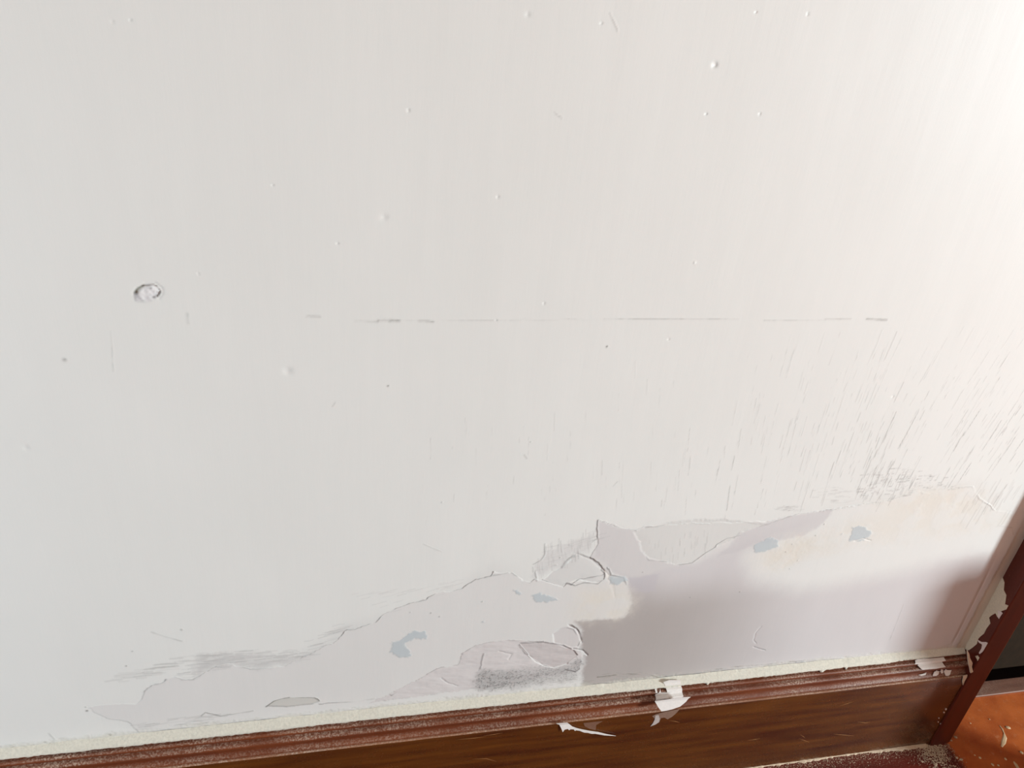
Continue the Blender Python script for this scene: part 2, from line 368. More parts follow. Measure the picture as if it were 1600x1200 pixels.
# --- brush and sanding streaks right of centre
def slope(x):
    return -float(np.interp(x, [600, 1000, 1060, 1150, 1240, 1350, 1430, 1560], [0.0, 0.02, 0.09, 0.17, 0.26, 0.38, 0.52, 0.66]))
def top_y(x): return float(np.interp(x, [620, 800, 900, 1040, 1120, 1400, 1600], [640, 600, 600, 560, 540, 520, 520]))
def bot_y(x): return float(np.interp(x, [620, 800, 930, 1100, 1300, 1420, 1560, 1600], [820, 800, 795, 805, 788, 765, 770, 770]))
rng = np.random.RandomState(19)
for k in range(430):
    x = 640 + 960 * rng.rand() ** 0.66; t = rng.rand() ** 0.6
    if rng.rand() > 0.38 + 0.62 * ss(x, 980, 1330): continue
    y1_ = top_y(x) + (bot_y(x) - top_y(x)) * t + 10
    L = rng.uniform(18, 80) * (0.5 + 0.7 * ss(x, 1000, 1400)); sl = slope(x) + rng.normal() * 0.018
    y0_ = max(y1_ - L, top_y(x) - 10); L = max(8.0, y1_ - y0_)
    amp = rng.uniform(0.07, 0.30) * (0.70 + 0.50 * ss(x, 950, 1350)) * (0.55 + 0.6 * t)
    if rng.rand() < 0.10 and x > 1060: amp *= 1.8
    pts = P((x - sl * L / 2, y0_), (x, (y0_ + y1_) / 2), (x + sl * L / 2 * 1.05, y1_))
    wd = rng.uniform(0.00035, 0.00060); s = window(pts, wd * 3)
    d = seg_dist(GX[s] + 0.12 * JX[s], GZ[s], pts, False)
    g = ss(vnoise(GX[s] * 3, GZ[s], 70, 100 + k % 50, 2), -0.25, 0.35)
    m = np.exp(-(d / wd) ** 2) * g; paint(s, m, (126, 122, 116), min(0.7, amp * (1 + 0.5 * float(ss(x, 1300, 1360)) * t))); Hh[s] -= m * 0.00010
# hatching just over the torn edge
scuffs([(1335,775),(1345,740),(1400,730),(1480,745),(1490,765),(1440,768),(1400,782)], 110, (1.0, -0.12), 9, (144, 140, 135), 0.46, 0.0005)
scuffs([(1350,778),(1350,735),(1400,715),(1440,730),(1430,765),(1380,785)], 90, (-0.5, 1.0), 12, (144, 140, 135), 0.46, 0.0005)
scuffs([(1480,790),(1530,755),(1580,745),(1600,760),(1590,800),(1540,800)], 40, (-0.6, 1.0), 22, (176, 172, 166), 0.32, 0.0009)
scuffs([(1205,800),(1215,788),(1240,790),(1240,800)], 16, (1.0, 0.0), 14, (172, 168, 164), 0.4)
scuffs([(1260,775),(1270,760),(1330,760),(1330,790),(1290,785)], 24, (1.0, -0.05), 18, (190, 187, 182), 0.4)

# --- the long thin horizontal crack
def crack(px, k, wd=0.0006, jag=0.25, h=-0.0004): 
    pts = P(*px); s = window(pts, wd * 4); d = seg_dist(GX[s] + jag * JX[s], GZ[s] + jag * JZ[s], pts, False)
    g = 0.45 + 0.55 * ss(vnoise(GX[s], GZ[s], 120, 31, 2), -0.3, 0.4); m = np.exp(-(d / wd) ** 2) * g
    paint(s, m, (132, 128, 120), k * 0.7); Hh[s] += m * h * 0.6
crack([(690,501),(780,500),(890,499)], 0.22); crack([(890,499),(945,499)], 0.15); crack([(945,499),(1060,498),(1155,499)], 0.42)
crack([(1195,500),(1290,500)], 0.26); crack([(1290,499),(1330,498)], 0.6, 0.0010); crack([(1355,498),(1386,500)], 0.7, 0.0012)
crack([(592,500),(626,501)], 0.7, 0.0012, 0.6); crack([(556,501),(592,502)], 0.30, 0.001, 0.6); crack([(655,501),(677,502)], 0.75, 0.0013, 0.5); crack([(480,494),(500,495)], 0.35, 0.0012, 0.6); crack([(620,501),(660,501)], 0.2)
# scratches
for a, k, wd in (([(173,518),(176,560),(177,582)], 0.22, 0.0006), ([(1412,945),(1402,972),(1391,1000)], 0.45, 0.0007), ([(238,988),(255,994),(285,1002)], 0.35, 0.0011),
              ([(953,20),(960,34),(965,47)], 0.3, 0.0008), ([(293,490),(295,505)], 0.35, 0.0013), ([(662,850),(690,862)], 0.2, 0.0008), ([(867,176),(878,184)], 0.25, 0.0008),
              ([(958,760),(965,753)], 0.45, 0.0006), ([(76,1146),(85,1155)], 0.35, 0.0012), ([(1562,822),(1582,825),(1583,836)], 0.35, 0.0008), ([(520,635),(524,629)], 0.8, 0.0007), ([(819,711),(823,716)], 0.9, 0.0008)):
    crack(a, k, wd, 0.2)
# pits, blisters and drips
def spot(px, py, r, h, col=None, k=0.0):
    x, z = W(px, py); s = window([(x, z)], r * 3); d = np.hypot(GX[s] + 0.3 * JX[s] - x, GZ[s] + 0.3 * JZ[s] - z); m = np.exp(-(d / r) ** 2); Hh[s] += m * h
    if col: paint(s, m, col, k)
for q in ((1116,101,.0022,.0012),(1103,178,.0010,.0008),(1187,178,.0010,.0008),(638,172,.0012,.0008),(825,22,.002,.0005),(850,474,.0010,.0007),(1085,410,.0012,-.0006),(778,308,.0014,.0006),(528,380,.0012,.0006),
          (775,500,.001,.0006),(1262,22,.001,.0007),(1180,20,.001,.0007),(426,290,.001,.0006),(205,33,.001,.0006),(176,34,.001,.0005),(1395,620,.0015,.0006),(1045,530,.0012,.0006),(450,580,.004,.0008),(600,340,.003,.0006),(310,428,.001,.0006),(40,700,.003,.0005),(940,35,.001,.0005)):
    spot(*q)
for px_, py_, r, k in ((948,542,.0011,.9),(607,603,.0010,.7),(101,563,.0017,.45),(197,1041,.0010,.6),(136,1111,.0014,.8),(134,1105,.0008,.5),(207,1018,.0009,.35),(284,984,.0014,.3),(1157,925,.0009,.6),(1079,934,.0008,.5),(1005,895,.0008,.5),(875,872,.0008,.5),(1228,862,.001,.45),(1238,850,.0008,.3),(1275,837,.001,.4),(1234,889,.0008,.4),(1289,819,.001,.5),(1247,876,.001,.3),(673,958,.001,.5),(687,964,.001,.4),(641,957,.0008,.3),(754,941,.001,.35),(829,691,.0008,.3),(691,785,.0007,.3),(707,700,.0007,.3)):
    spot(px_, py_, r, -0.0005, (110, 102, 92), k)
ridge([(1190,980),(1181,990),(1179,1000),(1182,1006)], 0.001, 0.0005, 0.6); ridge([(1178,1011),(1195,1017)], 0.001, 0.0006, 0.4)

# --- scraped, speckled render above the skirting
s, d, m = region([(655,1062),(672,1052),(690,1043),(716,1039),(724,1022),(742,1010),(765,1003),(790,1001),(860,1003),(905,1012),(908,1030),(905,1050),(870,1056),(800,1068),(700,1082),(575,1099),(606,1086),(632,1072)], 0.0020, 1.5)
raise_(s, m, -0.0004); paint(s, m, (220, 214, 211), 0.9); Hh[s] += m * 0.0006 * vnoise(GX[s], GZ[s], 75, 41, 3, 0.7, 1.5); RG[s] += 0.2 * m
s, d, m = region([(742,1068),(750,1046),(790,1048),(838,1041),(870,1043),(896,1036),(906,1028),(908,1054),(890,1064),(850,1070),(800,1078),(745,1080)], 0.014, 3.0)
m = m * (0.5 + 0.5 * ss(vnoise(GX[s], GZ[s], 30, 44, 3, 0.5, 1.6), -0.4, 0.2)); paint(s, m, (184, 181, 178), 0.85)
spk = ss(vnoise(GX[s], GZ[s], 560, 43, 2), 0.08, 0.5); paint(s, m * spk, (110, 107, 104), 0.6); Hh[s] -= 0.0003 * m * spk
tear([(655,1062),(672,1052),(690,1043),(716,1039),(724,1022),(742,1010),(765,1003),(790,1001),(850,1002)], 0.0008, (168, 160, 156), 0.6)
tear([(756,1022),(753,1032),(750,1045)], 0.0010, (150, 142, 140), 0.6); tear([(812,1008),(822,1022),(830,1030)], 0.0008, (150, 142, 140), 0.5)
ridge([(690,1060),(700,1068),(715,1072)], 0.0012, 0.0006); ridge([(780,1018),(800,1022),(795,1030)], 0.0012, 0.0005)
# filled lens and round blister with a bright rim
s, d, m = region([(812,1005),(850,1003),(880,1008),(897,1016),(902,1024),(886,1036),(865,1042),(845,1037),(828,1025)], 0.0012, 0.3)
raise_(s, m, 0.0011); paint(s, m, (212, 205, 202), 1.0); RG[s] -= 0.2 * m
ridge([(826,1024),(838,1034),(850,1040),(866,1043),(886,1037)], 0.0012, 0.0012, 0.3, (240, 237, 232), 0.9)
s, d, m = region([(864,990),(875,983),(893,976),(903,985),(908,1000),(903,1010),(885,1012),(866,1004)], 0.002, 0.3)
raise_(s, m, 0.0008); paint(s, m, (220, 215, 212), 0.8)
ridge([(889,977),(900,982),(906,992),(909,1004)], 0.0012, 0.0008, 0.2, (240, 237, 232), 0.8)
tear([(886,980),(896,983),(902,992),(904,1004),(899,1010)], 0.0006, (160, 154, 150), 0.55, 0.3)
ridge([(896,1014),(910,1016),(917,1024)], 0.0013, 0.0013, 0.3, (238, 235, 230), 0.8)
tear([(904,1012),(900,1020),(912,1018)], 0.0007, (140, 134, 130), 0.6, 0.2); tear([(901,1026),(905,1036),(906,1046),(900,1050),(885,1047)], 0.0009, (110, 106, 104), 0.75, 0.3)
# small lifted scale at lower left
s, d, m = region([(417,1104),(430,1096),(445,1092),(460,1091),(495,1091),(499,1096),(488,1101),(450,1105)], 0.0012, 0.5)
raise_(s, m, -0.0007); paint(s, m, (208, 205, 197), 0.8)
tear([(416,1105),(428,1097),(440,1093),(452,1091)], 0.0009, (130, 128, 120), 0.9, 0.2); tear([(452,1091),(490,1091),(499,1096)], 0.0009, (170, 168, 160), 0.7, 0.3)
tear([(608,1084),(615,1080),(620,1083),(612,1088),(608,1084)], 0.0007, (150, 146, 140), 0.8, 0.2); tear([(315,1120),(322,1114),(345,1120),(395,1112)], 0.0008, (172, 170, 162), 0.7, 0.5)
tear([(585,1092),(560,1096),(500,1100)], 0.0009, (176, 172, 166), 0.6)

# --- older pale blue paint showing through
BLUE = ([(609,1003),(621,1001),(628,996),(640,990),(655,986),(664,988),(665,998),(650,999),(640,1002),(632,1006),(640,1018),(637,1028),(620,1028),(611,1020)],
        [(833,930),(845,928),(860,932),(870,938),(862,941),(850,943),(840,940)],
        [(800,921),(810,922),(818,928),(808,928)], [(952,903),(975,902),(978,908),(965,914),(953,912)],
        [(1178,852),(1190,844),(1205,840),(1216,845),(1214,855),(1196,862),(1181,861)],
        [(1325,846),(1333,824),(1345,822),(1362,832),(1360,840),(1345,846)])
part_id = np.zeros(GX.shape, np.int8)
s = MS; part_id[s] = np.where(MD > 0, 1, part_id[s])
for k, b in enumerate(BLUE):
    s, d, m = region(b, 0.0030, 1.8); paint(s, m, (199, 207, 209), 0.85); raise_(s, m, -0.0003)
    part_id[s] = np.where(d > 0, 2 + k, part_id[s])
spot(755, 972, 0.0016, -0.0003, (196, 203, 206), 0.8)
spot(1316, 835, 0.0016, -0.0003, (200, 206, 208), 0.6)
ridge([(1336,846),(1350,842),(1360,845)], 0.0009, 0.0006, 0.5, (244, 240, 232), 0.7)
# --- chipped hole at left
s, d, m = region([(210,462),(211,455),(218,448),(228,444),(240,444),(246,447),(252,452),(252,458),(246,464),(240,466),(236,472),(222,472),(213,470)], 0.0012, 0.35)
raise_(s, m * (0.3 + 0.7 * ss(d, 0, 0.004)), -0.0015); Hh[s] += m * 0.0012 * vnoise(GX[s], GZ[s], 160, 51, 3); paint(s, m, (236, 234, 232), 1.0); RG[s] += 0.3 * m
part_id[s] = np.where(d > 0, 9, part_id[s])
ridge([(209,458),(214,449),(226,442),(242,442),(254,451),(254,459),(248,466)], 0.0011, 0.0005, 0.2)
ridge([(212,457),(216,451),(224,446)], 0.0014, -0.0002, 0.2, (160, 158, 138), 0.8); ridge([(223,446.5),(232,446),(240,445),(246,448)], 0.0009, -0.0004, 0.2, (158, 144, 136), 0.85)
ridge([(248,451),(252,456),(247,462),(240,465)], 0.0009, -0.0003, 0.1, (142, 136, 134), 0.85)
tear([(222,469),(232,471),(240,468)], 0.001, (190, 190, 186), 0.6, 0.4); spot(236, 452, 0.0009, -0.0002, (150, 146, 142), 0.7)

# --- cream filler swept along the wall foot
zt = W(700, 1107)[1]
band = ss(GZ + 2.2 * JZ, 0.215, 0.203)
raise_(ALL, band, 0.0010); paint(ALL, band * (0.45 + 0.55 * ss(vnoise(GX, GZ, 34, 63, 3, 0.6, 1.6), -0.5, 0.1)), (220, 217, 204), 0.95); paint(ALL, band * ss(vnoise(GX, GZ, 300, 64, 2, 0.6, 1.0), 0.42, 0.6), (150, 146, 130), 0.5); RG += 0.2 * band
Hh += band * 0.0003 * vnoise(GX, GZ, 140, 61, 3, 0.5, 1.5)
tear([(935,1058),(980,1053),(1010,1054),(1035,1060)], 0.0009, (150, 146, 132), 0.7); tear([(1120,1046),(1150,1042),(1200,1038),(1260,1032)], 0.0008, (170, 164, 150), 0.5)
scuffs([(780,1066),(960,1050),(1040,1052),(940,1066),(800,1078)], 50, (1.0, -0.1), 10, (150, 148, 138), 0.35)
# vertical filler ridge beside the casing
b2 = ss(GX + 0.6 * JX, 0.936, 0.941) * ss(GZ, 0.52, 0.40); paint(ALL, b2, (224, 208, 188), 0.8); Hh += 0.0014 * b2 * (0.7 + 0.3 * vnoise(GX, GZ, 60, 71, 2, 1, 0.4))
Hh += 0.0012 * np.exp(-((GX - 0.924 - 0.02 * (0.36 - GZ)) / 0.0025) ** 2) * ss(GZ, 0.20, 0.24) * ss(GZ, 0.40, 0.33)

Hh *= ss(GX, -0.6, -0.5)
# vertices, normals, faces
nz_, nx_ = GX.shape
dHx = np.gradient(Hh, xs, axis=1); dHz = np.gradient(Hh, zs, axis=0)
NR = np.stack([dHx, -np.ones_like(Hh), dHz], -1); NR /= np.linalg.norm(NR, axis=-1, keepdims=True)
CO = np.stack([GX, -Hh, GZ], -1).reshape(-1, 3); NR = NR.reshape(-1, 3)
idx = np.arange(nz_ * nx_).reshape(nz_, nx_)
Q = np.stack([idx[:-1, :-1], idx[:-1, 1:], idx[1:, 1:], idx[1:, :-1]], -1).reshape(-1, 4)
FID = part_id[:-1, :-1].reshape(-1)
PCf = np.concatenate([np.clip(PC, 0, 1).reshape(-1, 3), np.ones((nz_ * nx_, 1))], 1).astype(np.float32); RGf = np.clip(RG, 0.05, 1).reshape(-1).astype(np.float32)

def relief(name, q, parent=None):
    used, inv = np.unique(q.reshape(-1), return_inverse=True); nf = len(q)
    me = bpy.data.meshes.new(name)
    me.vertices.add(len(used)); me.vertices.foreach_set('co', CO[used].astype(np.float32).ravel())
    me.loops.add(nf * 4); me.loops.foreach_set('vertex_index', inv.astype(np.int32).ravel())
    me.polygons.add(nf); me.polygons.foreach_set('loop_start', np.arange(0, nf * 4, 4, dtype=np.int32))
    me.update(calc_edges=True); me.polygons.foreach_set('use_smooth', np.ones(nf, bool))
    a = me.attributes.new('paint', 'FLOAT_COLOR', 'POINT'); a.data.foreach_set('color', PCf[used].ravel())
    a = me.attributes.new('rough', 'FLOAT', 'POINT'); a.data.foreach_set('value', RGf[used])
    me.normals_split_custom_set_from_vertices(NR[used].tolist() if len(used) < 10 else NR[used])
    me.materials.append(WALL)
    o = bpy.data.objects.new(name, me); C.objects.link(o)
    if parent: o.parent = parent
    return o
wall = relief('wall_back', Q[FID == 0]); wall['kind'] = 'structure'
tag(relief('exposed_plaster', Q[FID == 1], wall), 'mauve grey plaster bared along the foot of the wall')
tag(relief('chipped_hole', Q[FID == 9], wall), 'small chip knocked out of the white paint')
for k, t in enumerate(('largest pale blue patch, hooked, left of the blister', 'pale blue patch above the blister', 'tiny pale blue sliver', 'pale blue patch beside the folded flap', 'pale blue patch in the cream smear', 'pale blue patch farthest right')):
    if (FID == 2 + k).any(): tag(relief('blue_paint_patch', Q[FID == 2 + k], wall), t)
#--TRIM--
# rest of the wall: behind the casing, over the doorway and beyond it
DR = 1.86
box('wall_back_core', X0, 0.985, 0.012, 0.12, 0, H, PLAINW)
box('wall_back_lintel', 0.985, DR, 0.0, 0.12, 2.05, H, PLAINW)
box('wall_back_right', DR, X1, 0.0, 0.12, 0, H, PLAINW)
box('wall_beyond', X0, X1, 1.0, 1.05, 0, H, PLAINW)

# ---------------------------------------------------------------- skirting board
base = empty('baseboard_back', (0, 0, 0)); base['kind'] = 'structure'
def extrude_profile(name, prof, x0, x1, mat, parent, step=0.01, wob=0.0, seed=1):
    n = int((x1 - x0) / step) + 1; xs_ = np.linspace(x0, x1, n); vs, fs = [], []
    m = len(prof)
    for i, x in enumerate(xs_):
        for j, (y, z) in enumerate(prof):
            k = wob * (math.sin(x * 37 + j) + math.sin(x * 91 + 2.1 * j)) if 0 < j < m - 1 else 0
            vs.append((x, y + k, z + k * 0.6))
    for i in range(n - 1):
        for j in range(m - 1):
            a = i * m + j; fs.append((a, a + 1, a + m + 1, a + m))
    fs.append([n * m - m + j for j in range(m)])
    return link(name, vs, fs, mat, parent)
def arc(cy, cz, r, a0, a1, n=8):
    return [(cy - r * math.cos(math.radians(a0 + (a1 - a0) * k / n)), cz + r * math.sin(math.radians(a0 + (a1 - a0) * k / n))) for k in range(n + 1)]
ZB = 0.168
mould = [(0.0, 0.2005), (-0.0065, 0.2005)] + arc(-0.0062, 0.1985, 0.0020, 90, 0, 4) + [(-0.0080, 0.1950), (-0.0066, 0.1938)] + arc(-0.0098, 0.1905, 0.0032, 110, -20, 8) + \
        [(-0.0118, 0.1875)] + arc(-0.0155, 0.1830, 0.0042, 105, -25, 9) + [(-0.0176, 0.1795), (-0.0180, 0.1765), (-0.0195, 0.1728), (-0.0215, 0.1704), (-0.0225, 0.1690), (-0.0225, ZB - 0.001)]
def rounded(name, pts, *a, **k): return extrude_profile(name, pts, *a, **k)
mo = rounded('moulding', mould, X0, 0.956, MOULD, base, 0.006, 0.00006)
board = [(-0.0225, ZB), (-0.0255, ZB), (-0.0262, ZB - 0.0006), (-0.0265, ZB - 0.002), (-0.0265, 0.10), (-0.0265, 0.05), (-0.0265, 0.0)]
brd = extrude_profile('board', board, X0, 0.956, SKIRT, base, 0.012, 0.00015)
edge = [(-0.0222, ZB + 0.0002), (-0.0240, ZB + 0.0008), (-0.0256, ZB + 0.0002), (-0.0260, ZB - 0.0006)]
DUST = make_wood('dust_line', lin(128, 76, 46), lin(160, 110, 78), 0.6, 0, 1.0)
extrude_profile('dust_line', edge, X0, 0.950, DUST, base, 0.0015, 0.00012)
for o in (mo, brd):
    md = o.modifiers.new('edges', 'EDGE_SPLIT'); md.split_angle = math.radians(50)

# ragged cream filler over the top of the skirting
n = 1500; xs_ = np.linspace(-0.62, 0.952, n); r1 = vnoise(xs_, xs_ * 0, 40, 81, 3); r2 = vnoise(xs_, xs_ * 0 + 3, 260, 82, 3); r3 = vnoise(xs_, xs_ * 0 + 5, 18, 83, 2)
vs, fs = [], []
for i in range(n):
    top = 0.2085 + 0.0016 * r1[i]; low = 0.1968 - 0.0014 * r1[i] - 0.0014 * r2[i] - 0.0010 * r3[i] + 0.0030 * float(ss(xs_[i], 0.80, 0.86))
    for xx, dd, z1 in ((W(1277,1047)[0], 0.003, 0.1905), (W(1313,1046)[0], 0.0015, 0.192), (W(1100,1066)[0], 0.0016, 0.191)):
        k = math.exp(-((xs_[i] - xx) / dd) ** 2); low = low * (1 - k) + z1 * k
    wv = 0.0007 * r2[i]
    for (y, z) in ((-0.0001, top), (-0.0022 - wv, top - 0.002), (-0.0046 + wv, 0.2045), (-0.0080 - wv, 0.2015), (-0.0094, 0.1995), (-0.0094, low + 0.0008), (-0.0078, low)):
        vs.append((xs_[i], y, z))
m_ = 7
for i in range(n - 1):
    for j in range(m_ - 1):
        a = i * m_ + j; fs.append((a, a + 1, a + m_ + 1, a + m_))
link('filler_bead', vs, fs, CAULK, base)

# ---------------------------------------------------------------- door frame
cs = empty('trim_1', (0, 0, 0)); cs['kind'] = 'structure'
box('casing_board', 0.955, 0.9925, -0.0300, 0.012, 0.0, 2.08, CASING, cs, 0.0022)
box('frame_strip', 0.9965, 1.012, -0.012, 0.10, 0.0, 2.06, CASING, cs, 0.0015)
box('head_board', 0.955, DR + 0.04, -0.028, 0.0, 2.05, 2.13, CASING, cs, 0.002)
box('far_casing_board', DR, DR + 0.045, -0.028, 0.0, 0.0, 2.05, CASING, cs, 0.002)
THR = make_wood('threshold_wood', lin(96, 58, 44), lin(140, 100, 82), 0.5, 0, 0.3)
box('trim_2', 1.012, DR, 0.046, 0.075, 0.0, 0.004, THR, None, 0.0015)
door = box('door_1', 1.014, DR, 0.078, 0.118, 0.030, 2.05, DOORM, None, 0.002)

# filler creeping over the side of the casing beside the wall
def sheet(name, outline, mat, place, thick=0.0006, parent=None, cell=0.0012, label=None, cat=None, group=None, dome=0.0):
    """A thin chip: outline in 2-D (a, b), filled with a fine grid and thickened; place(a, b, h) gives the world point."""
    p = np.array(outline); a0, b0 = p.min(0); a1, b1 = p.max(0)
    bm = bmesh.new(); vv = [bm.verts.new((q[0], q[1], 0)) for q in outline]; bm.faces.new(vv)
    for ax in (0, 1):
        t = (a0, b0)[ax] + cell
        while t < (a1, b1)[ax]:
            co = (t, 0, 0) if ax == 0 else (0, t, 0); no = (1, 0, 0) if ax == 0 else (0, 1, 0)
            bmesh.ops.bisect_plane(bm, geom=bm.verts[:] + bm.edges[:] + bm.faces[:], plane_co=co, plane_no=no, dist=1e-7); t += cell
    bm.verts.index_update(); vs = [(v.co.x, v.co.y) for v in bm.verts]; fs = [[v.index for v in f.verts] for f in bm.faces]; 
    edges = [(e.verts[0].index, e.verts[1].index) for e in bm.edges if len(e.link_faces) == 1]; bm.free()
    n = len(vs); top = [place(a, b, thick) for a, b in vs]; bot = [place(a, b, 0.0) for a, b in vs]
    faces = [list(f) for f in fs] + [[n + q for q in reversed(f)] for f in fs] + [[e[0], e[1], e[1] + n, e[0] + n] for e in edges]
    o = link(name, top + bot, faces, mat, parent, smooth=False)
    me = o.data; bm = bmesh.new(); bm.from_mesh(me); bmesh.ops.recalc_face_normals(bm, faces=bm.faces[:]); bm.to_mesh(me); bm.free()
    if label: tag(o, label, cat, group)
    return o
def side_pt(px, py):                            # on the casing side face x = .955
    p = onplane(px, py, 0, 0.955); return (p[1], p[2])
def on_side(a, b, h): return (0.955 - h - 0.0002, a, b)
def on_front(a, b, h): return (a, -0.0302 - h, b)
cas_fill = [(1567,902),(1570,910),(1569,922),(1573,930),(1571,944),(1576,946),(1573,952),(1565,955),(1562,966),(1559,964),(1556,958),(1549,962),(1546,965),(1548,974),(1542,982),(1538,990),(1533,994),(1529,998),(1527,1006),(1520,1012),(1514,1016),(1508,1014),(1511,1000),(1524,976),(1540,944),(1552,922),(1561,905)]
ysz = [side_pt(*q) for q in cas_fill]
ysz = [(min(-0.0006, max(-0.029, a)), b) for a, b in ysz]
CREAM2 = make_plain('casing_filler', lin(214, 198, 174), 0.7, 0.4, 350, 0.06)
sheet('filler_smear', ysz, CREAM2, on_side, 0.0007, cs, 0.002)
box('added_shadow_post', 1.195, 1.30, -0.245, -0.20, 0.0, 0.455, CASING, None, 0.004)  # post added out of view to cast the shade beside the casing
#--THINGS--
# ---------------------------------------------------------------- loose paint, chips and dust
_mp = sorted([(z, y) for y, z in mould if y < -0.0001]); _mz = [a for a, b in _mp]; _my = [b for a, b in _mp]
def skirt_y(z): return -0.0267 if z < ZB - 0.0008 else float(np.interp(z, _mz, _my))
def SK(px, py):                                 # where a sight line meets the skirting profile
    lo, hi = -0.045, 0.0
    y = -0.02
    for y in np.linspace(-0.045, 0.0, 226):
        x, z = W(px, py, y)
        if skirt_y(z) <= y: return (x, z)
    return W(px, py, 0.0)
def smooth_y(z):                                # a film bridges the narrow grooves
    return min(skirt_y(z + k) for k in (-0.0022, -0.0011, 0, 0.0011, 0.0022))
def film(lift=0.0, z0=0.0):
    def f(a, b, h): return (a, smooth_y(b) - 0.0003 - h - lift * max(0.0, z0 - b), b)
    return f
PINKW = make_plain('loose_paint_pink', lin(226, 206, 198), 0.55, 0.1, 300, 0.03)
FILMM = make_plain('torn_film', lin(126, 92, 74), 0.4, 0.1, 300, 0.1)

def chip(name, px, mat, place, conv, label=None, cat=None, group=None, parent=None, thick=0.0005, cell=0.0012):
    return sheet(name, [conv(*q) for q in px], mat, place, thick, parent, cell, label, cat, group)

# the long strip of peeled paint hanging over the moulding
zc = SK(1050, 1094)[1]
strip = empty('peeled_paint_strip', (0, 0, 0))
tag(strip, 'white peeled paint strip hanging over the brown moulding with curled tip', 'paint strip')
chip('paint_film', [(1036,1065),(1045,1062),(1063,1062),(1064,1072),(1065,1082),(1062,1089),(1056,1091),(1050,1090),(1044,1086),(1041,1078),(1039,1070)], FLAKE, film(), SK, parent=strip)
chip('film_loop', [(1024,1084),(1029,1080),(1036,1080),(1043,1081),(1043,1085),(1034,1085),(1029,1087),(1026,1090),(1036,1092),(1048,1091),(1058,1090),(1060,1087),(1063,1089),(1060,1093),(1044,1096),(1026,1098),(1023,1095),(1023,1089)], FLAKE, film(0.0, 0), SK, parent=strip, thick=0.0008)
zt_ = W(1050, 1096, -0.0275)[1]
curl_px = [(1024,1098),(1036,1096),(1050,1094),(1064,1092),(1080,1091),(1072,1097),(1062,1102),(1050,1105),(1040,1107),(1032,1108),(1028,1104)]
def curl_place(a, b, h): return (a, -0.0290 - h - 0.45 * max(0.0, zt_ + 0.004 - b), b)
chip('curled_tip', curl_px, FLAKE, curl_place, lambda px, py: W(px, py, -0.0315), parent=strip, thick=0.0006)
# a link film so that the tip hangs from the loop
chip('paint_film', [(1026,1096),(1044,1094),(1060,1092),(1060,1095),(1044,1097),(1027,1099)], FLAKE, lambda a, b, h: (a, -0.0270 - h, b), lambda px, py: W(px, py, -0.0270), parent=strip)
chip('paint_chip', [(1023,1072),(1026,1072),(1025,1077),(1022,1077)], FLAKE, film(), SK, 'tiny white paint chip on moulding, just left above the peeled strip', 'paint chip')
chip('paint_chip', [(1027,1077),(1031,1075),(1031,1078),(1028,1079)], FLAKE, film(), SK, 'tiny white paint chip touching the upper left of the peeled strip', 'paint chip')

SMEAR = make_plain('smeared_film', lin(138, 110, 94), 0.45, 0.1, 300, 0.12)
SMEARW = make_plain('smeared_paint', lin(186, 174, 168), 0.5, 0.1, 300, 0.10)
flatb = lambda h0: (lambda a, b, h: (a, -0.0266 - h0 - h, b))
chip('smeared_film', [(1019,1119),(1025,1116),(1036,1113),(1050,1110),(1062,1108),(1057,1114),(1050,1120),(1043,1124),(1038,1121),(1033,1122),(1030,1127),(1023,1123)], SMEAR, flatb(0.0), lambda px, py: W(px, py, -0.0267), parent=strip, thick=0.00015)
chip('smeared_film', [(1016,1135),(1020,1130),(1023,1124),(1024,1118),(1029,1117),(1031,1123),(1030,1128),(1024,1132)], SMEARW, flatb(0.0002), lambda px, py: W(px, py, -0.0267), parent=strip, thick=0.00015)

# torn sliver on the flat of the skirting
BD = lambda px, py: W(px, py, -0.0280)
def bd_place(lift): return lambda a, b, h: (a, -0.0268 - h - lift * math.sin(min(1.0, abs(b - zs_) * 120)), b)
zs_ = W(890, 1132, -0.028)[1]
sl = chip('torn_paint_sliver', [(869,1130),(878,1129),(886,1129),(889,1132),(894,1135),(905,1138),(920,1141),(934,1143),(946,1146),(962,1149),(944,1148),(930,1145.5),(924,1145.5),(918,1144),(912,1143.5),(906,1141),(900,1140),(898,1141),(896,1138.5),(891,1138.5),(889,1140),(887,1138),(882,1139),(879,1143),(877,1138),(874,1133)], FLAKE, bd_place(0.0022), BD, 'thin white torn paint sliver stuck to the plain flat of the skirting', 'paint sliver', cell=0.001)
chip('torn_film', [(912,1131),(930,1129),(942,1128),(932,1134),(931,1142),(922,1140),(914,1136)], FILMM, lambda a, b, h: (a, -0.0267 - h, b), BD, parent=sl, thick=0.0002)

